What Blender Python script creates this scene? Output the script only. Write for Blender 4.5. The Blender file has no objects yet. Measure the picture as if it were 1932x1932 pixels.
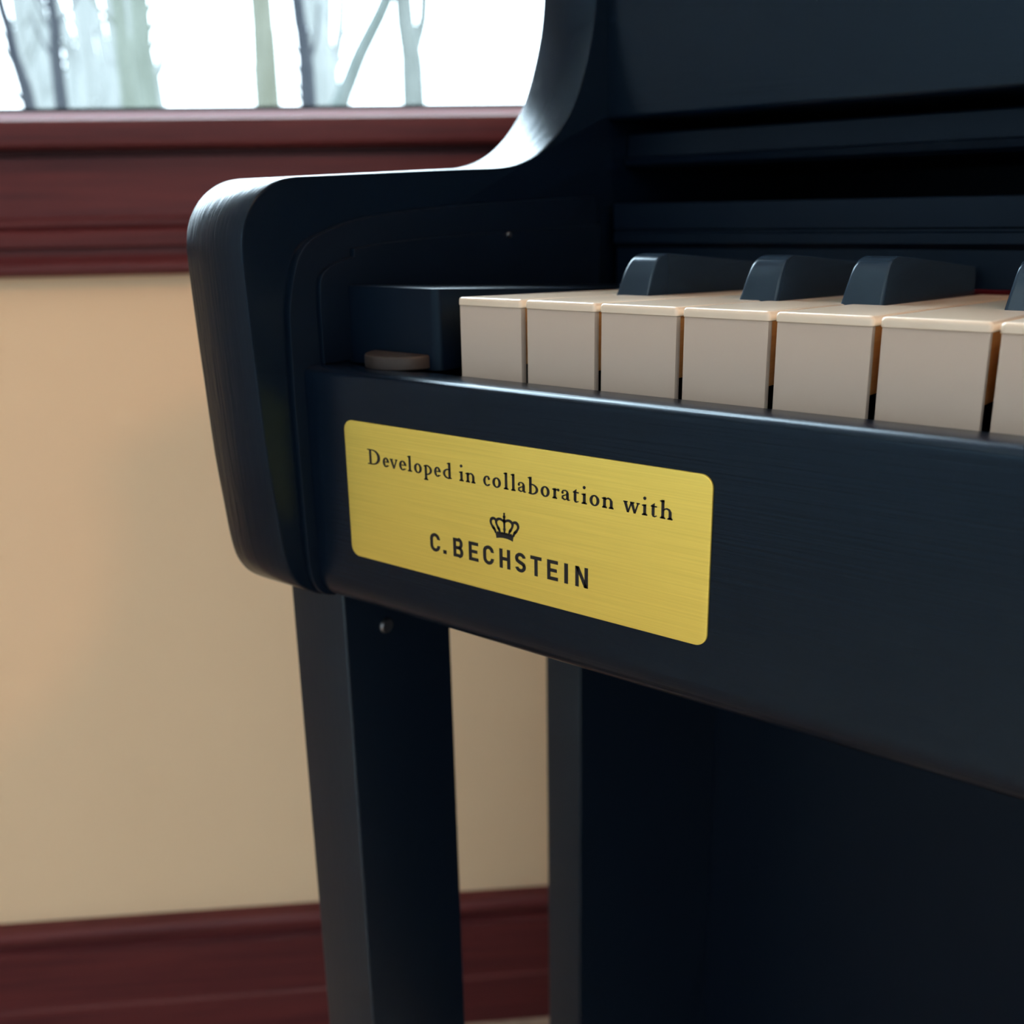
import bpy, bmesh, math, random
from mathutils import Vector, Matrix
random.seed(7)
sc = bpy.context.scene
C = sc.collection
# ------------------------------------------------------------------ frames
# piano frame in millimetres: x along the keyboard, y towards the back, z up from the white key tops
KEY_Z = 735.0
TH = 0.7372533954
U = Vector((math.cos(TH), math.sin(TH), 0)); N = Vector((-math.sin(TH), math.cos(TH), 0))
WALL = 522.6                      # distance of the window wall along N

def P(x, y, z): return Vector((x/1000, y/1000, (z+KEY_Z)/1000))
def W(u, d, z):                   # wall frame: u along the wall, d beyond the wall plane (negative = into the room)
    v = U*u + N*(WALL+d)
    return Vector((v.x/1000, v.y/1000, (z+KEY_Z)/1000))

# ------------------------------------------------------------------ materials
def mat(name, base, rough=.5, spec=.5, metal=0., grain=None, grain_col=None, coat=0., bump=.0, bump_dist=.0002, aniso=0., trans=0., ior=1.45, detail=5, tint=(1, 1, 1)):
    """grain = xyz scale of a stretched noise in object space (1/m)"""
    m = bpy.data.materials.new(name); m.use_nodes = True
    nt = m.node_tree; b = nt.nodes['Principled BSDF']
    b.inputs['Base Color'].default_value = (*base, 1)
    b.inputs['Roughness'].default_value = rough
    b.inputs['Specular IOR Level'].default_value = spec
    b.inputs['Specular Tint'].default_value = (*tint, 1)
    b.inputs['Metallic'].default_value = metal
    b.inputs['Coat Weight'].default_value = coat
    b.inputs['Coat Roughness'].default_value = .25
    b.inputs['Transmission Weight'].default_value = trans
    b.inputs['IOR'].default_value = ior
    if grain:
        tc = nt.nodes.new('ShaderNodeTexCoord'); mp = nt.nodes.new('ShaderNodeMapping')
        mp.inputs['Scale'].default_value = grain
        nz = nt.nodes.new('ShaderNodeTexNoise'); nz.inputs['Scale'].default_value = 1.0
        nz.inputs['Detail'].default_value = detail; nz.inputs['Roughness'].default_value = .6
        nt.links.new(tc.outputs['Object'], mp.inputs['Vector']); nt.links.new(mp.outputs[0], nz.inputs['Vector'])
        if grain_col:
            rp = nt.nodes.new('ShaderNodeValToRGB')
            rp.color_ramp.elements[0].position = .35; rp.color_ramp.elements[0].color = (*base, 1)
            rp.color_ramp.elements[1].position = .68; rp.color_ramp.elements[1].color = (*grain_col, 1)
            nt.links.new(nz.outputs['Fac'], rp.inputs[0]); nt.links.new(rp.outputs[0], b.inputs['Base Color'])
        if bump:
            bp = nt.nodes.new('ShaderNodeBump'); bp.inputs['Strength'].default_value = bump
            bp.inputs['Distance'].default_value = bump_dist
            nt.links.new(nz.outputs['Fac'], bp.inputs['Height']); nt.links.new(bp.outputs[0], b.inputs['Normal'])
    return m

BLK = (.0016, .0052, .0135)
M_BLACK_X = mat('black_oak_along', BLK, .27, .42, grain=(22, 1100, 1100), bump=.5, bump_dist=.00016, detail=2.5, tint=(.55, .80, 1.0))
M_BLACK_Z = mat('black_oak_upright', BLK, .27, .38, grain=(900, 45, 45), bump=.8, bump_dist=.00016, detail=2, tint=(.55, .80, 1.0))
M_LEG = mat('black_oak_lit', BLK, .36, .85, grain=(900, 45, 45), bump=.5, bump_dist=.00012, detail=2, tint=(.55, .80, 1.0))  # arm black with reflections raised, standing in for a brighter floor
M_BLACK = mat('black_satin', BLK, .42, .25, tint=(.55, .80, 1.0))
M_DARK = mat('black_matt', (.002, .003, .006), .6, .3)
M_RUBBER = mat('black_rubber', (.030, .024, .022), .5, .4)
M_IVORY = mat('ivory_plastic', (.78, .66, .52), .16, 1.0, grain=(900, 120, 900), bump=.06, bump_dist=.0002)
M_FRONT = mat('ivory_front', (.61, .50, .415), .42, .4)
M_SHARP = mat('black_key_plastic', (.014, .027, .045), .20, .5, grain=(900, 150, 900), bump=.05, bump_dist=.0002, tint=(.55, .80, 1.0))
M_SPRUCE = mat('key_wood', (.85, .46, .17), .6, .3, grain=(500, 20, 500), grain_col=(.74, .36, .11))
M_GOLD = mat('brushed_brass', (1.0, .82, .185), .46, .5, metal=.75, grain=(25, 25, 2200), grain_col=(.90, .735, .155), bump=.22, bump_dist=.00008)
M_INK = mat('black_enamel', (.008, .010, .014), .35, .5)
M_FELT = mat('red_felt', (.05, .003, .006), .95, .1)
M_STEEL = mat('screw_steel', (.25, .26, .28), .35, .5, metal=1)
M_WALL = mat('beige_paint', (.92, .695, .46), .8, .2, grain=(60, 60, 60), bump=.15, bump_dist=.001)
M_ROOM = mat('cool_paint', (.74, .76, .80), .9, .2)
M_FAR = mat('dim_side_paint', (.09, .08, .075), .9, .2)  # unseen right wall, coloured dark so the black faces reflect a dim room
M_CEIL = mat('white_paint', (.8, .79, .77), .9, .2)
M_RED = mat('mahogany', (.135, .027, .029), .45, .35, grain=(6, 6, 160), grain_col=(.078, .016, .021), bump=.1, bump_dist=.0005)
M_FLOOR = mat('beige_floor', (.54, .42, .33), .9, .1, grain=(40, 40, 40), grain_col=(.41, .32, .26))
M_SASH = mat('pale_sash', (.90, .80, 1.0), .35, .5)
M_GASKET = mat('black_gasket', (.012, .016, .018), .6, .3)
M_LAWN = mat('snowy_ground', (.42, .43, .44), .9, .1, grain=(2, 2, 2), grain_col=(.30, .33, .28))

def glass_mat(name='window_glass', tint=(.96, .98, .97)):
    m = bpy.data.materials.new(name); m.use_nodes = True; nt = m.node_tree
    nt.nodes.remove(nt.nodes['Principled BSDF'])
    out = nt.nodes['Material Output']; t = nt.nodes.new('ShaderNodeBsdfTransparent'); g = nt.nodes.new('ShaderNodeBsdfGlossy')
    g.inputs['Roughness'].default_value = .02
    t.inputs['Color'].default_value = (*tint, 1)
    f = nt.nodes.new('ShaderNodeFresnel'); f.inputs['IOR'].default_value = 1.25
    mx = nt.nodes.new('ShaderNodeMixShader')
    nt.links.new(f.outputs[0], mx.inputs[0]); nt.links.new(t.outputs[0], mx.inputs[1]); nt.links.new(g.outputs[0], mx.inputs[2])
    nt.links.new(mx.outputs[0], out.inputs['Surface'])
    return m
M_GLASS = glass_mat()
M_TINT = glass_mat('fill_window_glass', (.46, .47, .46))  # panes of the added windows, darkened to temper their fill

# ------------------------------------------------------------------ mesh helpers
def link(name, bm, m, parent=None, smooth=None, origin=None, recalc=True):
    if recalc: bmesh.ops.recalc_face_normals(bm, faces=bm.faces)
    me = bpy.data.meshes.new(name)
    if origin is not None:
        bmesh.ops.translate(bm, vec=-origin, verts=bm.verts)
    bm.to_mesh(me); bm.free()
    if smooth:
        me.shade_smooth(); me.set_sharp_from_angle(angle=math.radians(smooth))
    me.materials.append(m)
    o = bpy.data.objects.new(name, me); C.objects.link(o)
    if origin is not None: o.location = origin
    if parent is not None:
        o.parent = parent
        o.location = o.location - parent_world(parent)
    return o
def parent_world(o):
    v = Vector((0, 0, 0))
    while o is not None:
        v += o.location; o = o.parent
    return v
def tag(o, label, cat, group=None):
    o['label'] = label; o['category'] = cat
    if group: o['group'] = group
    return o
def struct(o):
    o['kind'] = 'structure'; return o
def empty(name, loc):
    o = bpy.data.objects.new(name, None); C.objects.link(o); o.location = loc; o.empty_display_size = .05; return o

def layers(bm, rings, caps=True):
    """join equal-length rings of points (Vectors) into a skin"""
    vs = [[bm.verts.new(p) for p in r] for r in rings]
    n = len(rings[0])
    for a, b in zip(vs, vs[1:]):
        for i in range(n):
            bm.faces.new((a[i], a[(i+1) % n], b[(i+1) % n], b[i]))
    if caps:
        bm.faces.new(vs[0][::-1]); bm.faces.new(vs[-1])
def area2(p): return sum(p[i][0]*p[(i+1) % len(p)][1]-p[(i+1) % len(p)][0]*p[i][1] for i in range(len(p)))/2
def inset(poly, d):
    """offset a closed 2-D polygon inwards by d (mitre)"""
    s = 1 if area2(poly) > 0 else -1
    n = len(poly); out = []
    for i in range(n):
        a, b, c = Vector(poly[i-1]), Vector(poly[i]), Vector(poly[(i+1) % n])
        e1 = (b-a).normalized(); e2 = (c-b).normalized()
        n1 = Vector((-e1.y, e1.x))*s; n2 = Vector((-e2.y, e2.x))*s
        m = n1+n2; k = m.length_squared
        m = m*(2/k) if k > 1e-6 else n1
        if m.length > 2.5: m = m.normalized()*2.5
        out.append((b.x+m.x*d, b.y+m.y*d))
    return out
def prism_x(bm, prof, x0, x1, bev=0.):
    """extrude a (y,z) outline along x, with bevelled rims"""
    r = []
    if bev:
        q = inset(prof, bev); h = inset(prof, bev*.3)
        secs = [(x0, q), (x0+bev*.3, h), (x0+bev, prof), (x1-bev, prof), (x1-bev*.3, h), (x1, q)]
    else: secs = [(x0, prof), (x1, prof)]
    layers(bm, [[P(x, y, z) for y, z in s] for x, s in secs])
def prism_z(bm, outl, secs):
    layers(bm, [[P(x, y, z) for x, y in (inset(outl, d) if d else outl)] for z, d in secs])
def box(bm, x0, x1, y0, y1, z0, z1, f=P, bev=0.):
    pr = [(x0, y0), (x1, y0), (x1, y1), (x0, y1)]
    if bev: secs = [(z0, bev), (z0+bev, 0), (z1-bev, 0), (z1, bev)]
    else: secs = [(z0, 0), (z1, 0)]
    layers(bm, [[f(x, y, z) for x, y in (inset(pr, d) if d else pr)] for z, d in secs])
def spline(pts, k=4):
    out = []
    for i in range(len(pts)-1):
        p0 = Vector(pts[max(i-1, 0)]); p1 = Vector(pts[i]); p2 = Vector(pts[i+1]); p3 = Vector(pts[min(i+2, len(pts)-1)])
        for j in range(k):
            t = j/k
            out.append(tuple(.5*((2*p1)+(p2-p0)*t+(2*p0-5*p1+4*p2-p3)*t*t+(3*p1-p0-3*p2+p3)*t**3)))
    out.append(tuple(pts[-1])); return out
def arc(cx, cy, r, a0, a1, n=8):
    return [(cx+r*math.cos(math.radians(a0+(a1-a0)*i/n)), cy+r*math.sin(math.radians(a0+(a1-a0)*i/n))) for i in range(n+1)]
def rrect(x0, z0, x1, z1, r, n=8):
    return arc(x0+r, z0+r, r, 180, 270, n)+arc(x1-r, z0+r, r, 270, 360, n)+arc(x1-r, z1-r, r, 0, 90, n)+arc(x0+r, z1-r, r, 90, 180, n)

# ================================================================== THE PIANO
X_END = 1290.0
piano = tag(empty('digital_piano', P(-59, 18, -735)),
            'black satin wooden digital piano with a brass nameplate, standing at an angle before the window', 'piano')

# --- side arm: thick cheek whose front curves up, sweeps back and rises
prof = [(400, -95.2)]
prof += spline([(-12, -95.2), (-17, -94.3), (-21, -92.2), (-25, -89.4), (-28, -86), (-30.2, -81.5), (-31.6, -74.3), (-32.6, -63.9), (-34.1, -48.1), (-35.2, -24.5), (-35.9, -8), (-36.3, 5.6), (-36.4, 13), (-35.8, 17.6), (-34.7, 21), (-33.3, 23.7), (-31.6, 26), (-29.4, 28.2), (-26.5, 30.2), (-22.8, 32), (-19, 33), (-15, 33.5)], 3)
prof += spline([(15.5, 35.0), (52.7, 36.8), (72, 37.6), (80, 38.0), (90, 39.2), (100.4, 42), (109.9, 46.4), (119.1, 52.8), (127.3, 61.1), (132.8, 70), (137.2, 79.5), (141, 90), (143.2, 100.5), (145.2, 118), (146, 135)], 3)
prof += [(146, 150), (400, 150)]
bm = bmesh.new(); prism_x(bm, prof, -71.8, -46, .9)
link('side_arm', bm, M_BLACK_Z, piano, 40)

# --- inner cheek liner and the recessed step behind it
lin = [(140, -95)] + spline([(-14, -95), (-18.5, -93), (-22, -88), (-23.4, -80), (-23.8, -60), (-24, -30)], 3) + spline([(-23.5, -10), (-22.8, -2), (-19.0, 10), (-14.2, 15.2), (-7.5, 17.8), (4.5, 20.8), (20.5, 22.7), (60, 25.2), (140, 28)], 4)
bm = bmesh.new(); prism_x(bm, lin, -46.6, -43.5, .5)
link('cheek_liner', bm, M_BLACK, piano, 40)
stp = [(140, -20.4)] + [(-13, -20.4)] + spline([(-13, -3), (-12.6, 2), (-11.8, 5), (-9.3, 7.3), (-4, 9.2), (1.8, 10.4)], 3) + [(2.2, 12.7), (14.3, 13.8), (34, 14.7), (140, 17)]
bm = bmesh.new(); prism_x(bm, stp, -43.8, -41.6, .35)
link('cheek_step', bm, M_BLACK, piano, 40)
bm = bmesh.new()
bmesh.ops.create_cone(bm, cap_ends=True, segments=20, radius1=.0011, radius2=.0009, depth=.0009, matrix=Matrix.Translation(P(-41.3, 79, 14.6)) @ Matrix.Rotation(math.radians(90), 4, 'Y'))
link('cheek_screw', bm, M_STEEL, piano, 40)

# --- key slip: the rail in front of the keys
sf = -19.8
slip = arc(sf+10, -85.2, 10, 270, 180, 12) + [(sf, -60)] + spline([(sf, -23.2), (sf+.12, -22.3), (sf+.6, -21.45), (sf+1.6, -20.85), (sf+3.0, -20.45), (sf+5, -20.32)], 3) + [(-11, -20.6), (-4.6, -21.3), (-4.6, -40), (-4.6, -95.2)]
bm = bmesh.new(); prism_x(bm, slip, -46.4, X_END)
link('key_slip', bm, M_BLACK_X, piano, 35)
bm = bmesh.new(); box(bm, -46.2, X_END, -4.0, 399, -95, -60)
link('key_bed', bm, M_BLACK, piano)

# --- key block beside the lowest key
kb = [(-46, -1.5)] + arc(-8.6, 1.3, 2.8, 270, 350, 6) + [(-5.8, 149), (-46, 149)]
bm = bmesh.new(); prism_z(bm, kb, [(-21.2, 0), (1.6, 0), (1.95, .1), (2.1, .4)])
for v in bm.verts:
    if v.co.z > KEY_Z/1000: v.co.z -= .064*max(0, v.co.y)
link('key_block', bm, M_BLACK, piano, 40)
# half-round rubber bumper in front of it
bp = arc(-20.8, -1.0, 11.2, 180, 360, 30)
bm = bmesh.new(); prism_z(bm, bp, [(-20.75, .3), (-20.4, 0), (-17.4, 0), (-16.95, .2), (-16.75, .6)])
link('rubber_bumper', bm, M_RUBBER, piano, 40)

# --- nameplate with its lettering
px0, px1, pz0, pz1 = -27.2, 90.8, -76.0, -34.4
bm = bmesh.new()
o0 = rrect(px0, pz0, px1, pz1, 3.1, 10)
layers(bm, [[P(x, y, z) for x, z in (inset(o0, d) if d else o0)] for y, d in ((sf, 0), (-20.25, 0), (-20.36, .08), (-20.4, .25))])
plate = link('nameplate', bm, M_GOLD, piano, 30, origin=P(32, -20, -55))
plate['label'] = 'brushed brass nameplate with black lettering'

class Glyphs:
    """2-D filled shapes in the plate plane, raised a hair above it"""
    def __init__(s): s.polys = []
    def poly(s, pts): s.polys.append([tuple(p) for p in pts])
    def rect(s, x0, y0, x1, y1): s.poly([(x0, y0), (x1, y0), (x1, y1), (x0, y1)])
    def stroke(s, pts, w):
        n = len(pts); L = []; R = []
        if not hasattr(w, '__len__'): w = [w]*n
        for i in range(n):
            a = Vector(pts[max(i-1, 0)]); c = Vector(pts[min(i+1, n-1)]); t = (c-a).normalized(); nn = Vector((-t.y, t.x))
            L.append(Vector(pts[i])+nn*w[i]/2); R.append(Vector(pts[i])-nn*w[i]/2)
        for i in range(n-1): s.poly([tuple(L[i]), tuple(L[i+1]), tuple(R[i+1]), tuple(R[i])])
    def ring(s, cx, cy, rx, ry, tx, ty, a0=0, a1=360, n=36):
        k = max(4, int(n*abs(a1-a0)/360)); O = []; I = []
        for i in range(k+1):
            a = math.radians(a0+(a1-a0)*i/k); O.append((cx+rx*math.cos(a), cy+ry*math.sin(a))); I.append((cx+(rx-tx)*math.cos(a), cy+(ry-ty)*math.sin(a)))
        for i in range(k): s.poly([O[i], O[i+1], I[i+1], I[i]])
    def disc(s, cx, cy, r, ry=None): s.poly([(cx+r*math.cos(i*math.pi/8), cy+(ry or r)*math.sin(i*math.pi/8)) for i in range(16)])
    def build(s, name, ox, oz, parent):
        bm = bmesh.new()
        for q in s.polys:
            if len(q) > 4 and len(q) % 2 == 0 and False: pass
            if area2(q) < 0: q = q[::-1]
            f = [bm.verts.new(P(ox+x, -20.52, oz+z)) for x, z in q]; b = [bm.verts.new(P(ox+x, -20.36, oz+z)) for x, z in q]
            n = len(q)
            bm.faces.new(f[::-1] if False else f)
            for i in range(n): bm.faces.new((f[i], b[i], b[(i+1) % n], f[(i+1) % n]))
        bmesh.ops.triangulate(bm, faces=[f for f in bm.faces if len(f.verts) > 4])
        o = link(name, bm, M_INK, parent, origin=P(32, -20, -55), recalc=True)
        return o
AS, CAP, XH, DS = 4.55, 4.45, 2.72, -1.55
ST, TN, SL = .74, .38, .30       # stem, hairline, slab serif
def foot(g, x, w=1.25, y=0): g.rect(x-w/2, y, x+w/2, y+SL); g.poly([(x-ST/2-.2, y+SL), (x+ST/2+.2, y+SL), (x+ST/2, y+SL+.25), (x-ST/2, y+SL+.25)])
def flag(g, x, y): g.poly([(x-ST/2-.42, y-.42), (x-ST/2-.42, y-.25), (x+ST/2, y), (x+ST/2, y-.5), (x-ST/2, y-.55)])
def stem(g, x, y0, y1): g.rect(x-ST/2, y0, x+ST/2, y1)
def arch(g, xa, xb, r=None):
    g.stroke([(xa+.15, XH-.75), (xa+.55, XH-.32), (xa+(xb-xa)*.55, XH-.16), (xb-.28, XH-.38), (xb, XH-.95), (xb, XH-1.3)], [TN, .32, .40, .52, ST, ST])
def letter(g, ch, x0, x1):
    w = x1-x0; c = (x0+x1)/2
    if ch == 'D':
        stem(g, x0+1.05, 0, CAP); g.rect(x0, 0, x0+2.2, SL); g.rect(x0, CAP-SL, x0+2.2, CAP)
        g.ring(x0+1.9, CAP/2, w-1.9, CAP/2, .98, SL*1.1, -90, 90); g.rect(x0+1.0, 0, x0+2.0, SL); g.rect(x0+1.0, CAP-SL, x0+2.0, CAP)
    elif ch == 'o': g.ring(c, XH/2, w/2, XH/2+.05, .78, .36)
    elif ch == 'e':
        g.ring(c, XH/2, w/2, XH/2+.05, .76, .36, 0, 315); g.rect(x0+.4, XH/2+.0, x1-.1, XH/2+.24)
        g.ring(c, XH/2, w/2, XH/2+.05, .5, .27, 0, 8); g.stroke([(c+.35, .22), (x1-.15, .5)], [.3, .2])
    elif ch == 'c':
        g.ring(c+.15, XH/2, w/2+.15, XH/2+.05, .72, .36, 55, 312); g.disc(x1-.42, XH-.66, .36); g.stroke([(x1-.75, .2), (x1-.05, .6)], [.3, .2])
    elif ch in 'vw':
        k = 1 if ch == 'v' else 2; s_ = (w-.5)/k
        for i in range(k):
            a = x0+.25+i*s_*(.94 if k == 2 else 1); m_ = a+s_*.52; e = a+s_*.98
            g.stroke([(a+.18, XH-.1), (m_, .02)], [.74, .56]); g.stroke([(m_, .02), (e, XH-.1)], [.40, .36])
            g.rect(a-.3, XH-SL, a+.85, XH)
        g.rect(x1-.85, XH-SL, x1, XH)
    elif ch == 'l': stem(g, c+.05, 0, AS-.05); foot(g, c+.05, w); flag(g, c+.05, AS)
    elif ch == 'i':
        stem(g, c+.02, 0, XH-.05); foot(g, c+.02, w); flag(g, c+.02, XH+.03); g.disc(c-.02, AS-.38, .41)
    elif ch in 'nh':
        xa = x0+.68; xb = x1-.66; top = XH if ch == 'n' else AS
        stem(g, xa, 0, top-.05); flag(g, xa, top); foot(g, xa, 1.36); arch(g, xa, xb); stem(g, xb, 0, XH-1.2); foot(g, xb, 1.32)
    elif ch == 'r':
        xa = x0+.7; stem(g, xa, 0, XH-.05); flag(g, xa, XH); foot(g, xa, 1.4)
        g.stroke([(xa+.15, XH-.85), (xa+.5, XH-.35), (xa+.95, XH-.15)], [.25, .3, .3]); g.disc(x1-.34, XH-.36, .36)
    elif ch == 'p':
        xa = x0+.7; stem(g, xa, DS, XH-.05); flag(g, xa, XH); foot(g, xa, 1.4, DS)
        g.ring(xa+.35, XH/2, x1-xa-.35, XH/2+.05, .72, .34, -115, 115)
    elif ch == 'b':
        xa = x0+.55; stem(g, xa, .05, AS-.05); flag(g, xa, AS); g.ring(xa+.4, XH/2, x1-xa-.4, XH/2+.05, .72, .34, -125, 115)
    elif ch == 'd':
        xb = x1-.68; stem(g, xb, .1, AS-.05); flag(g, xb, AS); g.ring(xb-.35, XH/2, xb-.35-x0, XH/2+.05, .72, .34, 65, 295)
        g.poly([(xb, 0), (xb+.68, .12), (xb+.68, .3), (xb+.28, .42), (xb, .5)])
    elif ch == 'a':
        xb = x1-.72; stem(g, xb, .3, XH-.75)
        g.stroke([(x0+.28, XH-.72), (x0+.55, XH-.25), (c-.05, XH-.12), (xb-.12, XH-.35), (xb, XH-.85)], [.45, .34, .3, .45, ST]); g.disc(x0+.42, XH-.78, .33)
        g.stroke([(xb, XH*.60), (c-.25, XH*.5), (x0+.38, XH*.36), (x0+.36, .55), (c-.28, .2), (xb-.1, .5)], [.26, .3, .5, .56, .34, .26])
        g.stroke([(xb, .55), (xb+.22, .16), (x1, .28)], [.5, .34, .2])
    elif ch == 't':
        xa = x0+.62; stem(g, xa, .5, XH-.05); g.poly([(xa-ST/2, XH-.1), (xa+ST/2, XH-.1), (xa+ST/2, XH+.72), (xa+.05, XH+.45), (xa-ST/2-.1, XH+.1)])
        g.rect(x0, XH-SL, x1-.02, XH); g.stroke([(xa, .62), (xa+.1, .22), (xa+.45, .12), (x1, .38)], [ST, .5, .34, .18])
LINE1 = [('D', -17.91, -13.04), ('e', -11.93, -9.54), ('v', -9.1, -6.26), ('e', -5.54, -2.86), ('l', -2.33, -0.73), ('o', 0.15, 2.94), ('p', 3.81, 6.73), ('e', 7.59, 9.96), ('d', 10.8, 13.8), ('i', 16.61, 18.07), ('n', 18.89, 22.11), ('c', 24.87, 27.17), ('o', 27.95, 30.73), ('l', 31.66, 33.18), ('l', 34.09, 35.45), ('a', 36.21, 38.83), ('b', 39.74, 42.7), ('o', 43.51, 46.25), ('r', 47.15, 49.27), ('a', 49.81, 52.41), ('t', 53.34, 55.04), ('i', 55.9, 57.42), ('o', 58.24, 61.04), ('n', 61.84, 65.09), ('w', 67.85, 72.28), ('i', 72.93, 74.34), ('t', 75.29, 76.9), ('h', 77.78, 81.05)]
g = Glyphs()
for ch, a, b in LINE1: letter(g, ch, a, b)
g.build('engraved_text', 0, -46.45, plate)['label'] = 'small serif line of lettering'
H2, T2 = 5.4, .98
def cap(g, ch, x0, x1):
    w = x1-x0; c = (x0+x1)/2; t = T2; r = w/2; h = H2
    if ch == 'C':
        g.ring(c, h-r, r, r, t, t*.95, 15, 180); g.ring(c, r, r, r, t, t*.95, 180, 345); g.rect(x0, r, x0+t, h-r)
        g.rect(x1-t, h-r, x1-.02, h-r+.35); g.rect(x1-t, r-.35, x1-.02, r)
    elif ch == '.': g.rect(x0, 0, x1, 1.05)
    elif ch == 'B':
        q = h*.27
        g.rect(x0, 0, x0+t, h)
        for y in (0, h/2-t*.45, h-t*.9): g.rect(x0+t*.9, y, x1-q+.05, y+t*.9)
        g.ring(x1-q, h/2-q+.2, q, q+.2, t, t*.9, -90, 90); g.ring(x1-q-.12, h/2+q-.2+.0, q, q+.2, t, t*.9, -90, 90)
    elif ch == 'E':
        g.rect(x0, 0, x0+t, h); g.rect(x0+t*.9, 0, x1, t*.92); g.rect(x0+t*.9, h-t*.92, x1, h); g.rect(x0+t*.9, h/2-t*.45, x1-.35, h/2+t*.45)
    elif ch == 'H':
        g.rect(x0, 0, x0+t, h); g.rect(x1-t, 0, x1, h); g.rect(x0+t*.9, h/2-t*.45, x1-t*.9, h/2+t*.45)
    elif ch == 'T': g.rect(x0, h-t*.92, x1, h); g.rect(c-t/2, 0, c+t/2, h-t*.9)
    elif ch == 'I': g.rect(x0, 0, x1, h)
    elif ch == 'N':
        g.rect(x0, 0, x0+t, h); g.rect(x1-t, 0, x1, h); g.poly([(x0+.05, h), (x0+t+.1, h), (x1-.05, 0), (x1-t-.1, 0)])
    elif ch == 'S':
        q = h/4+.22
        cy = h-q; lo = q
        g.ring(c, cy, r, q, t, t*.92, 12, 215); g.ring(c, lo, r, q, t, t*.92, -168, 35)
        g.stroke([(x0+.42, h/2+.62), (c-.35, h/2+.12), (c+.35, h/2-.12), (x1-.42, h/2-.62)], [t, t*1.02, t*1.02, t])
LINE2 = [('C', 5.06, 8.65), ('.', 9.82, 10.95), ('B', 13.57, 17.04), ('E', 19.13, 22.42), ('C', 24.17, 27.8), ('H', 29.77, 33.31), ('S', 35.0, 38.45), ('T', 40.02, 43.53), ('E', 45.35, 48.69), ('I', 50.69, 51.78), ('N', 54.07, 57.83)]
g = Glyphs()
for ch, a, b in LINE2: cap(g, ch, a, b)
g.build('maker_lettering', 0, -68.45, plate)['label'] = 'large sans-serif line of lettering'
# crown emblem, centred at x 31.6; z relative to the base of the crown
g = Glyphs()
bz = [(-2.75, 0.10), (-1.4, .42), (0, .52), (1.4, .42), (2.75, .10)]
g.stroke(spline(bz, 4), .42); g.stroke(spline([(x*1.06, z+1.08) for x, z in bz], 4), .42); g.stroke(spline([(x*1.03, z+.55) for x, z in bz], 4), .74)
for sx in (-1, 1):
    g.stroke(spline([(sx*2.85, 1.3), (sx*3.3, 2.2), (sx*4.1, 3.1), (sx*4.55, 4.0), (sx*4.35, 4.85), (sx*3.6, 5.25), (sx*2.85, 4.95)], 4), [.65]*4+[.8]*4+[.62]*4+[.72]*4+[.82]*4+[.72]*5)
    g.stroke(spline([(sx*1.45, 1.5), (sx*1.75, 2.4), (sx*2.35, 3.3), (sx*2.72, 4.2), (sx*2.5, 4.95), (sx*1.6, 5.4), (sx*.7, 5.2), (0, 4.75)], 4), [.58]*4+[.74]*4+[.6]*4+[.72]*4+[.75]*4+[.7]*4+[.66]*5)
    g.disc(sx*1.95, 2.65, .38); g.disc(sx*3.55, 2.45, .38)
    for q in (.75, 2.2): g.disc(sx*q, 1.65, .24)
g.stroke([(0, 1.3), (0, 2.3), (0, 2.7), (0, 3.2), (0, 5.6)], [.5, .55, .85, .55, .7])
g.disc(0, 5.05, .45); g.disc(0, 6.2, .42, .55); g.disc(0, 7.05, .28); g.rect(-.13, 5.3, .13, 7.0)
g.build('crown_emblem', 31.6, -60.25, plate)['label'] = 'small black crown'

# --- keys
PITCH, TILT = 23.5, -.045
NOTES = 'ABCDEFG'
SH_OFF = {'A': 3.5, 'C': -2.8, 'D': 2.8, 'F': -3.9, 'G': 0.0}     # sharp right of that note, from the boundary
def tilt(bm, o=None):
    for v in bm.verts: v.co.z += TILT*v.co.y
def white_key_bm(note, first=False, last=False):
    i = NOTES.index(note); prev = NOTES[i-1]; w = PITCH-1.25; SW = 6.2
    xl, xr = .0, w
    lx = xl if (first or prev not in SH_OFF) else SH_OFF[prev]+SW-.5
    rx = xr if (last or note not in SH_OFF) else PITCH+SH_OFF[note]-SW-.5
    o = arc(xl+1.1, 1.1, 1.1, 180, 270, 5)+arc(xr-1.1, 1.1, 1.1, 270, 360, 5)
    if rx < xr: o += [(xr, 49), (rx, 49.2)]
    o += [(rx, 150), (lx, 150)]
    if lx > xl: o += [(lx, 49.2), (xl, 49)]
    bm = bmesh.new()
    prism_z(bm, o, [(-2.35, .25), (-2.15, 0), (-1.0, 0), (-.55, .10), (-.25, .32), (-.07, .65), (0, 1.1)])
    # front plate below the lip
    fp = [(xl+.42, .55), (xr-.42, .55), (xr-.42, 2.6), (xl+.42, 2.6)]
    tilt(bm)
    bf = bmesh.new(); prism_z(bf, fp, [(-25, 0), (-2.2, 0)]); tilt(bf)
    return bm, lx, rx, bf
def stick_bm(lx, rx):
    bm = bmesh.new()
    w = PITCH-1.25
    box(bm, .9, w-.9, 2.6, 48.6, -17.5, -2.3)
    box(bm, max(lx+.5, .9), min(rx-.5, w-.9), 48.6, 150, -17.5, -2.3)
    tilt(bm); return bm
KEY_ORG = P(0, 0, 0)
cache = {}
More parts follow.
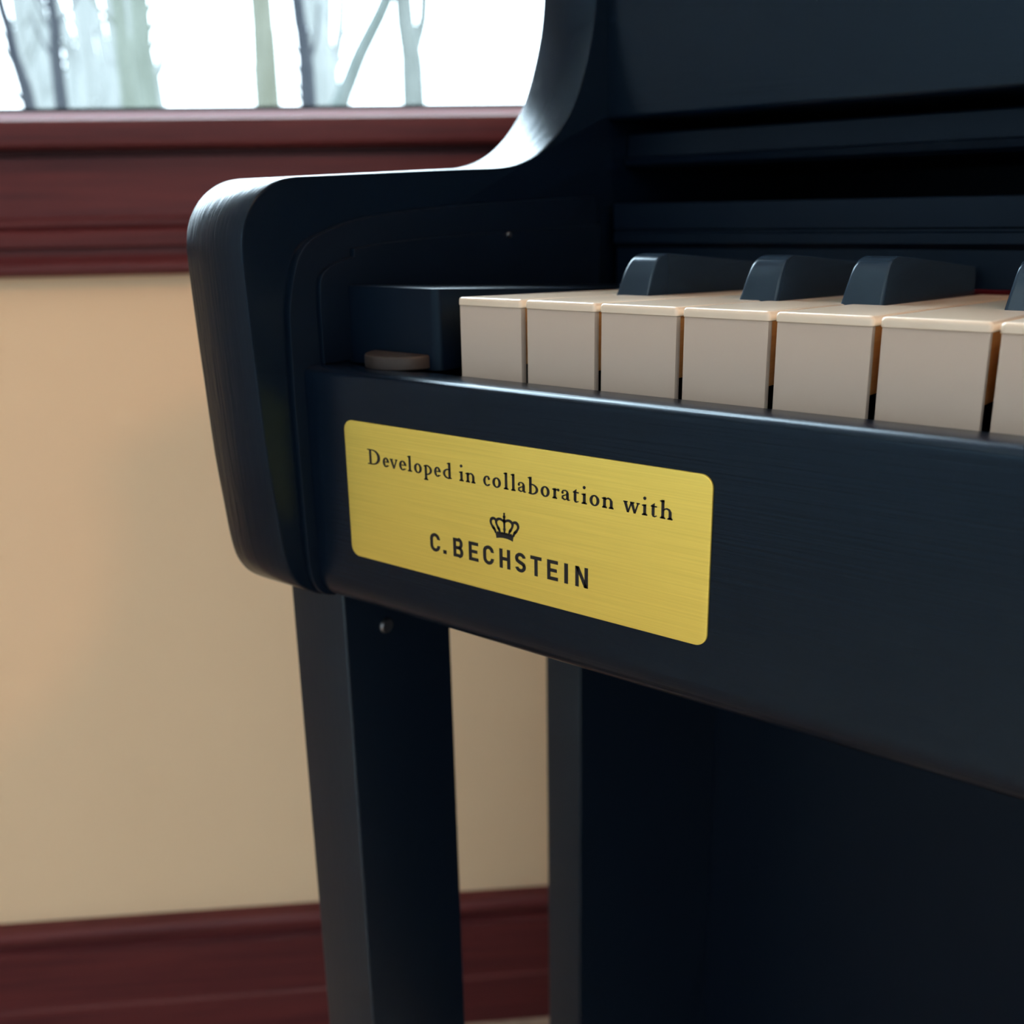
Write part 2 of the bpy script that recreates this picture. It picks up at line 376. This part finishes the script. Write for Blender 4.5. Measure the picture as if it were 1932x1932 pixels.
def put_white(k):
    note = NOTES[k % 7]; key = (note, k == 0, k == 51)
    x = .5+k*PITCH
    if key not in cache:
        bm, lx, rx, bf = white_key_bm(*key)
        a = link('white_key', bm, M_IVORY, piano, 40, origin=KEY_ORG)
        b = link('key_stick', stick_bm(lx, rx), M_SPRUCE, a, origin=KEY_ORG)
        b['label'] = 'orange wooden key stick'
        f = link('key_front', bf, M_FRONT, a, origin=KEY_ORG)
        cache[key] = (a, b, f); base = a.location.copy(); cache[key+('loc',)] = base
        a.location = base+Vector((x/1000, 0, 0)); return
    a, b, f = cache[key]; c = a.copy(); C.objects.link(c); c.location = cache[key+('loc',)]+Vector((x/1000, 0, 0))
    for q in (b, f):
        d = q.copy(); C.objects.link(d); d.parent = c
def black_key_bm():
    bm = bmesh.new()
    pr = [(50.0, -3.6), (50.0, -1.0)] + spline([(50.2, -.6), (51.9, 2.3), (53.7, 5.6), (55.5, 8.2), (57.6, 10.3), (60.4, 11.7), (64, 12.3)], 3) + [(75, 12.0), (100, 11.0), (146, 9.2)]
    e = .7
    rings = []
    for i, (y, z) in enumerate(pr):
        t = max(0, min(1, (z+1.0)/12.5)); hw = 5.75-1.0*t
        a = pr[max(i-1, 0)]; b = pr[min(i+1, len(pr)-1)]
        tx, tz = b[0]-a[0], b[1]-a[1]; L = math.hypot(tx, tz); ny, nz = -tz/L, tx/L     # outward normal in the profile plane
        ee = e if i > 1 else .25
        rings.append([(-hw, y-ny*ee*1.0, z-nz*ee*1.0), (-hw+ee*.3, y-ny*ee*.3, z-nz*ee*.3), (-hw+ee, y, z), (-hw+ee*1.35, y, z), (hw-ee*1.35, y, z), (hw-ee, y, z), (hw-ee*.3, y-ny*ee*.3, z-nz*ee*.3), (hw, y-ny*ee, z-nz*ee)])
    vs = [[bm.verts.new(P(*p)) for p in r] for r in rings]
    for a, b in zip(vs, vs[1:]):
        for j in range(7): bm.faces.new((a[j], a[j+1], b[j+1], b[j]))
    # flanks down to the base line
    for s in (0, 7):
        edge = [v[s] for v in vs]; base = []
        for (y, z), r in zip(pr, rings): base.append(bm.verts.new(P(-5.75 if s == 0 else 5.75, max(r[0][1], 50.2), -3.6)))
        for i in range(len(edge)-1):
            bm.faces.new((edge[i], edge[i+1], base[i+1], base[i]))
    bmesh.ops.remove_doubles(bm, verts=bm.verts, dist=1e-6)
    tilt(bm)
    return bm
bk0 = link('black_key', black_key_bm(), M_SHARP, piano, 42, origin=KEY_ORG)
bkl = bk0.location.copy(); firstb = True
N_WHITE = 28
for k in range(N_WHITE):
    put_white(k)
    nt_ = NOTES[k % 7]
    if nt_ in SH_OFF and k < N_WHITE-1:
        x = (k+1)*PITCH+SH_OFF[nt_]
        o = bk0 if firstb else bk0.copy()
        if not firstb: C.objects.link(o)
        firstb = False
        o.location = bkl+Vector((x/1000, 0, 0))

# --- behind the keys
bm = bmesh.new(); prism_x(bm, [(150.2, -14), (150.2, -5.6), (153, -5.4), (153, -14)], 60, X_END)
link('key_felt', bm, M_FELT, piano)
bm = bmesh.new(); prism_x(bm, [(153, -15), (153, 7.5), (152, 8.2), (150.4, 9.6), (150.4, 13.0), (151.4, 13.6), (151.4, 14.4), (150.4, 15), (150.2, 24.6), (151, 25.0), (300, 25.2), (300, -15)], -41.5, X_END)
link('key_cover_rail', bm, M_BLACK, piano, 25)
bm = bmesh.new(); prism_x(bm, [(300, 39), (168, 39), (165.4, 40.4), (164.6, 43.0), (167.3, 43.6), (167.6, 44.4), (168, 52.4), (169, 53.2), (300, 54)], -45.5, X_END)
link('sliding_fallboard', bm, M_BLACK, piano, 25)
bm = bmesh.new(); prism_x(bm, [(200, 57)] + arc(154, 59.2, 2, 270, 180, 5) + [(151, 110), (150.5, 149.5), (200, 149.5)], -46.2, X_END)
link('upper_panel', bm, M_BLACK_X, piano, 40)
bm = bmesh.new(); box(bm, -74, X_END, 144, 404, 150.5, 168, bev=2)
link('top_lid', bm, M_BLACK, piano)
bm = bmesh.new(); box(bm, -46.2, X_END, 385, 399, -94, 149.5)
link('rear_board', bm, M_BLACK, piano)
bm = bmesh.new(); box(bm, -46.2, X_END, 200, 384, -60, -40)
link('action_tray', bm, M_DARK, piano)

# --- legs and lower body
def upright(x0, x1, y0, y1, z0, z1, r=1.0):
    bm = bmesh.new(); o = rrect(x0, y0, x1, y1, r, 4)
    layers(bm, [[P(x, y, z) for x, y in o] for z in (z0, z1)]); return bm
leg = link('front_leg', upright(-72, -46, -8.4, 44.3, -733, -95.3), M_LEG, piano, 40)
bm = bmesh.new()
bmesh.ops.create_cone(bm, cap_ends=True, segments=20, radius1=.003, radius2=.0024, depth=.0016, matrix=Matrix.Translation(P(-45.6, 10.4, -114.7)) @ Matrix.Rotation(math.radians(90), 4, 'Y'))
link('leg_screw', bm, M_STEEL, leg, 40)
link('side_panel', upright(-71.0, -51.0, 140.5, 398, -733, -95.4), M_LEG, piano, 40)
bm = bmesh.new(); box(bm, -72, -46, -20, 398, -735, -733.1)
bm2 = bmesh.new(); box(bm2, -72, -46, 44.6, 140.2, -735, -680, bev=2)
bm.free()
link('foot_rail', bm2, M_BLACK, piano)
bm = bmesh.new(); box(bm, -50.8, X_END, 290, 306, -700, -95.4)
link('back_panel', bm, M_BLACK, piano)

# ================================================================== THE ROOM
U0, U1, D0, ZF, ZC = -2050., 5200., -3900., -735., 1765.
WU0, WU1, WZ0, WZ1 = -1330., 930., 92.0, 1680.       # window opening
T = 160.
bm = bmesh.new()
for a in ((U0-T, WU0, ZF, ZC), (WU1, U1+T, ZF, ZC), (WU0, WU1, ZF, WZ0-14), (WU0, WU1, WZ1, ZC)):
    box(bm, a[0], a[1], 0, T, a[2], a[3], W)
struct(link('wall_back', bm, M_WALL))
# left and front walls, each with an added unseen window for fill light
def wall_with_hole(name, f, a0, a1, h0, h1, z0, z1, m):
    bm = bmesh.new()
    for q in ((a0, h0, ZF, ZC), (h1, a1, ZF, ZC), (h0, h1, ZF, z0), (h0, h1, z1, ZC)): box(bm, q[0], q[1], 0, T, q[2], q[3], f)
    return struct(link(name, bm, m))
FL = lambda a, d, z: W(U0-d, a, z)           # a = depth along N relative to the wall plane
FF = lambda a, d, z: W(a, D0-d, z)
LW = (-3300., -2000., -150., 1450.)
FW = (-1700., 2200., -500., 1500.)
wall_with_hole('wall_left', FL, D0-T, 0, *LW, M_ROOM)
wall_with_hole('wall_front', FF, U0-T, U1+T, *FW, M_ROOM)
bm = bmesh.new(); box(bm, U1, U1+T, D0-T, 0, ZF, ZC, W); struct(link('wall_right', bm, M_FAR))
bm = bmesh.new(); box(bm, U0-T, U1+T, D0-T, T, ZF-60, ZF, W); struct(link('floor', bm, M_FLOOR))
bm = bmesh.new(); box(bm, U0-T, U1+T, D0-T, T, ZC, ZC+60, W); struct(link('ceiling', bm, M_CEIL))

def moulding(name, prof, u0, u1, m, smooth=30):
    """prof: outline of (d, z) with d into the room negative"""
    bm = bmesh.new(); layers(bm, [[W(u, d, z) for d, z in prof] for u in (u0, u1)])
    return link(name, bm, m, None, smooth)
# baseboard
bb = [(0, ZF), (-16, ZF), (-16, ZF+52)] + [(-13.5, ZF+54), (-13.5, ZF+112), (-8, ZF+115), (-9, ZF+118)] + arc(-8, ZF+131, 8, 200, 90, 6) + [(0, ZF+139.5)]
struct(moulding('baseboard_back', bb, U0, U1, M_RED))
# apron under the window: flat board with beads
ap = [(0, -18.5)] + [(-10, -18.5)] + arc(-11, -13, 5, 250, 110, 6) + [(-9, -4), (-9, 1.5), (-16, 3.5), (-17, 14), (-13, 16.5), (-16, 18), (-16.5, 22.5), (-14, 24.5), (-14, 66), (-6, 67.5), (-6, 71), (0, 71)]
struct(moulding('trim_1', ap, WU0-90, WU1+90, M_RED))
# window: stool, sash rail, gasket, glass
win = struct(empty('window_1', W(-200, 40, 92)))
def wpart(name, bm, m, smooth=30):
    o = link(name, bm, m, None, smooth); o.parent = win; o.location = -win.location; return o
st = [(90, 71.3), (-24, 71.3)] + arc(-24, 75.5, 4.2, 270, 180, 5) + arc(-24.6, 87.2, 3.6, 180, 90, 5) + [(90, 91.5)]
bm = bmesh.new(); layers(bm, [[W(u, d, z) for d, z in st] for u in (WU0-.5, WU1+.5)]); wpart('stool', bm, M_RED)
def frame_bm(d0, d1, t, ins=0):
    bm = bmesh.new(); a0, a1, z0, z1 = WU0+1+ins, WU1-1-ins, 91.6+ins, WZ1-1-ins
    box(bm, a0, a1, d0, d1, z0, z0+t, W); box(bm, a0, a1, d0, d1, z1-t, z1, W)
    box(bm, a0, a0+t, d0, d1, z0+t, z1-t, W); box(bm, a1-t, a1, d0, d1, z0+t, z1-t, W); return bm
wpart('sash', frame_bm(-4, 37.5, 6.0), M_SASH)
wpart('gasket', frame_bm(38, 56, 6.9, 5.9), M_GASKET)
bm = bmesh.new(); box(bm, WU0+12, WU1-12, 45, 49, 103, WZ1-12, W); wpart('glass_pane', bm, M_GLASS)
for nm, f, q in (('fill_window_left', FL, LW), ('fill_window_front', FF, FW)):  # added windows out of view, put in as fill
    e = struct(empty(nm, f((q[0]+q[1])/2, 60, q[2])))
    bm = bmesh.new(); t = 45.
    a0, a1, z0, z1 = q
    mid = (a0+a1)/2
    for r in ((a0, a1, z0, z0+t), (a0, a1, z1-t, z1), (a0, a0+t, z0+t, z1-t), (a1-t, a1, z0+t, z1-t), (mid-t/2, mid+t/2, z0+t, z1-t)): box(bm, r[0], r[1], 40, 90, r[2], r[3], f)
    o = link('fill_window_frame', bm, M_CEIL); o.parent = e; o.location = -e.location
    bm = bmesh.new(); box(bm, a0+t*.6, a1-t*.6, 62, 66, z0+t*.6, z1-t*.6, f)
    o = link('glass_pane', bm, M_TINT); o.parent = e; o.location = -e.location

# ================================================================== OUTDOORS
bm = bmesh.new()
a = [W(-26000, T+20, -900), W(26000, T+20, -900), W(26000, 40000, -900), W(-26000, 40000, -900)]
b = [v-Vector((0, 0, .1)) for v in a]
layers(bm, [b, a]); struct(link('ground', bm, M_LAWN))

def bark(name, a, b): return mat(name, a, .9, .1, grain=(14, 14, 3), grain_col=b)
BK = {'dark': bark('dark_bark', (0.0070, 0.0085, 0.0122), (0.0133, 0.0148, 0.0185)), 'grey': bark('grey_bark', (0.0355, 0.0400, 0.0385), (0.0555, 0.0607, 0.0592)),
      'pale': bark('pale_bark', (0.0414, 0.0429, 0.0333), (0.0555, 0.0577, 0.0488)), 'green': bark('lichen_bark', (0.0429, 0.0488, 0.0414), (0.0577, 0.0644, 0.0570)),
      'mid': bark('mid_bark', (0.0311, 0.0388, 0.0378), (0.0489, 0.0555, 0.0555)), 'far': bark('hazed_bark', (0.0750, 0.0798, 0.0798), (0.0943, 0.0982, 0.0982))}  # far bark: haze over the trunks painted in as a paler colour
def tube(bm, pts, radii, n=9):
    rings = []
    for i, p in enumerate(pts):
        t = (pts[min(i+1, len(pts)-1)]-pts[max(i-1, 0)]).normalized()
        s = t.cross(Vector((.3, .9, .1))).normalized(); q = t.cross(s)
        rings.append([p+(s*math.cos(2*math.pi*j/n)+q*math.sin(2*math.pi*j/n))*radii[i] for j in range(n)])
    layers(bm, rings)
def limb(pts, d, r0, r1, wob=.0):
    """pts: (u,z) in mm at distance d beyond the wall; tapering tube"""
    v = [W(u, d+(random.uniform(-1, 1)*wob), z) for u, z in pts]
    v = [Vector(p) for p in spline(v, 3)]
    n = len(v); return v, [(r0+(r1-r0)*i/(n-1))/1000 for i in range(n)]
def tree(label, bk, d, trunk, r0, r1, branches=(), group='bare trees outside the window'):
    root = tag(empty('bare_tree', W(trunk[0][0], d, -900)), label, 'tree', group)
    bm = bmesh.new(); tube(bm, *limb(trunk, d, r0, r1))
    o = link('trunk', bm, BK[bk], None, 60); o.parent = root; o.location = -root.location
    for pts, a, b, dd in branches:
        v = [W(u, d+dd*i/len(pts), z) for i, (u, z) in enumerate(pts)]; v = [Vector(p) for p in spline(v, 3)]
        bm = bmesh.new(); tube(bm, v, [(a+(b-a)*i/(len(v)-1))/1000 for i in range(len(v))], 7)
        o = link('branch', bm, BK[bk], None, 60); o.parent = root; o.location = -root.location
    return root
def twigs(u, z, n, L, d=300, a=9, spread=1.0, seed=0):
    rr = random.Random(seed); out = []
    for i in range(n):
        zz = z+rr.uniform(0, 1)*L*1.2; s = rr.choice((-1, 1)); k = rr.uniform(.5, 1)
        p1 = (u+s*L*.22*k*spread, zz+L*.30*k); p2 = (u+s*L*.38*k*spread, zz+L*.75*k)
        out.append(([(u, zz), p1, p2], a, a*.35, rr.uniform(-1, 1)*d))
    return out
tree('thin dark leaning tree at the far left edge of the window', 'dark', 4000,
     [(-1640, -900), (-1655, 0), (-1682, 497), (-1695, 603), (-1716, 707), (-1722, 810), (-1745, 1000), (-1800, 1900)], 34, 16,
     [([(-1690, 480), (-1712, 518), (-1775, 575), (-1850, 670)], 11, 7, 100), ([(-1716, 720), (-1760, 860), (-1790, 1050)], 8, 4, 100)])
tree('dark slender upright tree, second trunk from the left in the window', 'dark', 5000,
     [(-1880, -900), (-1868, 300), (-1863, 619), (-1857, 848), (-1841, 998), (-1847, 1096), (-1838, 2500)], 40, 22, twigs(-1845, 650, 4, 500, a=9, seed=3))
tree('pale greyish green trunk right of the dark slender tree', 'green', 6000,
     [(-1770, -900), (-1774, 718), (-1778, 1018), (-1776, 1280), (-1790, 3000)], 56, 36, twigs(-1776, 900, 4, 700, a=14, seed=5))
tree('broad lichen green trunk close behind the greyish green trunk', 'green', 7000,
     [(-1905, -900), (-1913, 819), (-1915, 1163), (-1893, 1464), (-1880, 3400)], 90, 60, twigs(-1905, 1200, 3, 900, a=18, seed=6))
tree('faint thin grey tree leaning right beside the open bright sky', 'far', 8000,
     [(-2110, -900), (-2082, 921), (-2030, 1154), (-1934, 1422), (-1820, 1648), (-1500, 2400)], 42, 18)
tree('thick straight pale yellowish trunk in the middle of the window', 'pale', 5500,
     [(-872, -900), (-870, 660), (-865, 857), (-862, 1023), (-863, 1186), (-860, 2600)], 78, 60)
tree('dark purplish narrow trunk right of the pale yellowish trunk', 'dark', 4500,
     [(-545, -900), (-540, 557), (-538, 724), (-545, 864), (-560, 1001), (-600, 1900)], 44, 28, [([(-538, 700), (-490, 830), (-470, 1010)], 10, 6, 200)])
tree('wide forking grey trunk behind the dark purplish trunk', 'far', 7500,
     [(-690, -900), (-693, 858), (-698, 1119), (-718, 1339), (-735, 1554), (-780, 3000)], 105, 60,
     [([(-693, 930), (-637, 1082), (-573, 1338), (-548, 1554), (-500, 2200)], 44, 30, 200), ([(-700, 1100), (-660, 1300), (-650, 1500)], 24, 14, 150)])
tree('slanting dark green grey stem leaning right before the forking grey trunk', 'mid', 5000,
     [(-640, -900), (-470, 400), (-411, 606), (-362, 710), (-299, 839), (-222, 967), (-151, 1093), (100, 1600)], 50, 36)
tree('grey forked trunk nearest the piano on the right of the window', 'grey', 6500,
     [(-30, -900), (-36, 752), (-38, 1016), (-59, 1178), (-75, 1369), (-110, 2600)], 88, 56,
     [([(-38, 1000), (0, 1110), (42, 1242), (62, 1369), (90, 1900)], 42, 30, 200)])
FARS = [(-3340, 'first'), (-3150, ''), (-2930, ''), (-2800, ''), (-2640, ''), (-2450, '')]
FARS += [(-3240, ''), (-3040, ''), (-2710, ''), (-2550, ''), (-2330, ''), (-3420, ''), (-1010, ''), (-760, '')]
FARS.sort()
for i, (uu, _) in enumerate(FARS):
    d = 8600+(i % 5)*1600; k = (d+809)/9809
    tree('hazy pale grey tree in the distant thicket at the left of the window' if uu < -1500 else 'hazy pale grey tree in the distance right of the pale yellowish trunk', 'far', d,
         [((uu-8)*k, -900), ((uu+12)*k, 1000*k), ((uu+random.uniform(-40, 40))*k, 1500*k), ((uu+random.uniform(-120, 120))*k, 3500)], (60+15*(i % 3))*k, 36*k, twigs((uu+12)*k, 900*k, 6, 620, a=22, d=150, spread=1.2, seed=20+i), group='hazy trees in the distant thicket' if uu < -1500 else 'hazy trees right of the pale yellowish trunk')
# low shrubs whose tops just reach the bottom of the glass
M_LEAF = mat('shrub_leaf', (.16, .20, .07), .8, .2, grain=(30, 30, 30), grain_col=(.10, .11, .08))
def shrub(label, u, d, top, r, seed):
    rr = random.Random(seed); root = tag(empty('shrub', W(u, d, -900)), label, 'shrub', 'low shrubs below the window')
    bm = bmesh.new()
    for i in range(420):
        a = rr.uniform(0, 6.283); q = rr.random()**.5*r; h = -200+(top+200)*(1-(q/r)**2*.35)*rr.uniform(.55, 1)
        c = W(u+q*math.cos(a), d+q*math.sin(a)*.7, h); s = rr.uniform(16, 30)/1000
        t1 = Vector((rr.uniform(-1, 1), rr.uniform(-1, 1), rr.uniform(-1, 1))).normalized(); t2 = t1.orthogonal().normalized()
        nn = t1.cross(t2)*s*.12
        top_ = [c+t1*s, c+t2*s*.4, c-t1*s, c-t2*s*.4]
        bm.faces.new([bm.verts.new(p+nn) for p in top_]); bm.faces.new([bm.verts.new(p-nn) for p in top_[::-1]])
    o = link('foliage', bm, M_LEAF, None, recalc=False); o.parent = root; o.location = -root.location
    bm = bmesh.new()
    for i in range(9):
        a = rr.uniform(0, 6.283); q = r*.6*rr.random()
        tube(bm, [W(u, d, -900), W(u+q*.4*math.cos(a), d+q*.4*math.sin(a), -300), W(u+q*math.cos(a), d+q*math.sin(a)*.7, top*.8)], [.010, .007, .003], 5)
    o = link('stems', bm, BK['mid'], None, 60); o.parent = root; o.location = -root.location
SH = [(-1010, 'low green shrub at the far left of the window foot'), (-725, 'low green shrub in front of the broad lichen green trunk'), (-440, 'low green shrub in front of the pale yellowish trunk'), (-155, 'low green shrub in front of the slanting stem'), (130, 'low green shrub nearest the piano at the window foot')]
for i, (uu, lb) in enumerate(SH): shrub(lb, uu, 1500, 222+3*(i % 3), 128, 40+i)

# ================================================================== LIGHT
w = bpy.data.worlds.new('overcast_sky'); sc.world = w; w.use_nodes = True; nt = w.node_tree
bg = nt.nodes['Background']; tc = nt.nodes.new('ShaderNodeTexCoord'); sp = nt.nodes.new('ShaderNodeSeparateXYZ'); mr = nt.nodes.new('ShaderNodeMapRange')
mr.inputs['From Min'].default_value = 0; mr.inputs['From Max'].default_value = .9
SKY_LO, SKY_HI = 3.2, 24.0
mr.inputs['To Min'].default_value = SKY_LO; mr.inputs['To Max'].default_value = SKY_HI
nt.links.new(tc.outputs['Generated'], sp.inputs[0]); pw = nt.nodes.new('ShaderNodeMath'); pw.operation = 'POWER'; pw.inputs[1].default_value = 1.5; mx_ = nt.nodes.new('ShaderNodeMath'); mx_.operation = 'MAXIMUM'; mx_.inputs[1].default_value = 0
nt.links.new(sp.outputs['Z'], mx_.inputs[0]); nt.links.new(mx_.outputs[0], pw.inputs[0]); nt.links.new(pw.outputs[0], mr.inputs['Value']); nt.links.new(mr.outputs[0], bg.inputs['Strength'])
bg.inputs['Color'].default_value = (.75, .885, 1.0, 1)

def portal(name, f, a0, a1, d, z0, z1, inward):
    l = bpy.data.lights.new(name, 'AREA'); l.shape = 'RECTANGLE'; l.cycles.is_portal = True
    c = f((a0+a1)/2, d, (z0+z1)/2); o = bpy.data.objects.new(name, l); C.objects.link(o); o.location = c
    l.size = abs(a1-a0)/1000; l.size_y = abs(z1-z0)/1000
    zaxis = -inward.normalized(); xaxis = Vector((0, 0, 1)).cross(zaxis).normalized(); yaxis = zaxis.cross(xaxis)
    m = Matrix((xaxis, yaxis, zaxis)).transposed().to_4x4(); m.translation = c; o.matrix_world = m
portal('daylight_portal', W, WU0, WU1, 120, WZ0, WZ1, -N)
portal('daylight_portal', FL, LW[0], LW[1], 120, LW[2], LW[3], U)
portal('daylight_portal', FF, FW[0], FW[1], 120, FW[2], FW[3], N)

def lamp(name, loc, power, col, size):
    l = bpy.data.lights.new(name, 'AREA'); l.shape = 'DISK'; l.size = size; l.energy = power; l.color = col
    o = bpy.data.objects.new(name, l); C.objects.link(o); o.location = loc; return o
lamp('ceiling_fill', W(-900, -1500, ZC-20), 2, (1.0, .9, .8), .8)  # added overhead fill out of view, no fixture
lamp('ceiling_fill', W(-900, -2600, ZC-20), 2, (1.0, .88, .74), .5)  # second added overhead fill
l = bpy.data.lights.new('table_lamp', 'POINT'); l.energy = 14; l.color = (1.0, .42, .14); l.shadow_soft_size = .06
o = bpy.data.objects.new('table_lamp', l); C.objects.link(o); o.location = P(1150, 0, 1000)

# ================================================================== CAMERA
cam = bpy.data.cameras.new('camera'); co = bpy.data.objects.new('camera', cam); C.objects.link(co)
R = Matrix(((0.795091, -0.160977, 0.584736), (0.606235, 0.23888, -0.758561), (-0.017571, 0.957613, 0.287521)))
m = R.to_4x4(); m.translation = P(186.53, -218.02, 22.62); co.matrix_world = m
cam.sensor_width = 36; cam.sensor_fit = 'HORIZONTAL'; cam.lens = 36*1887.71/1932
cam.clip_start = .01; cam.clip_end = 200
cam.dof.use_dof = True; cam.dof.focus_distance = .243; cam.dof.aperture_fstop = 14
sc.camera = co
sc.view_settings.view_transform = 'Standard'; sc.view_settings.look = 'None'; sc.view_settings.gamma = 1; sc.view_settings.use_curve_mapping = False
sc.view_settings.exposure = 0.68
sc.cycles.use_denoising = True
sc.cycles.max_bounces = 8; sc.cycles.transparent_max_bounces = 12; sc.cycles.caustics_reflective = False; sc.cycles.sample_clamp_indirect = 8
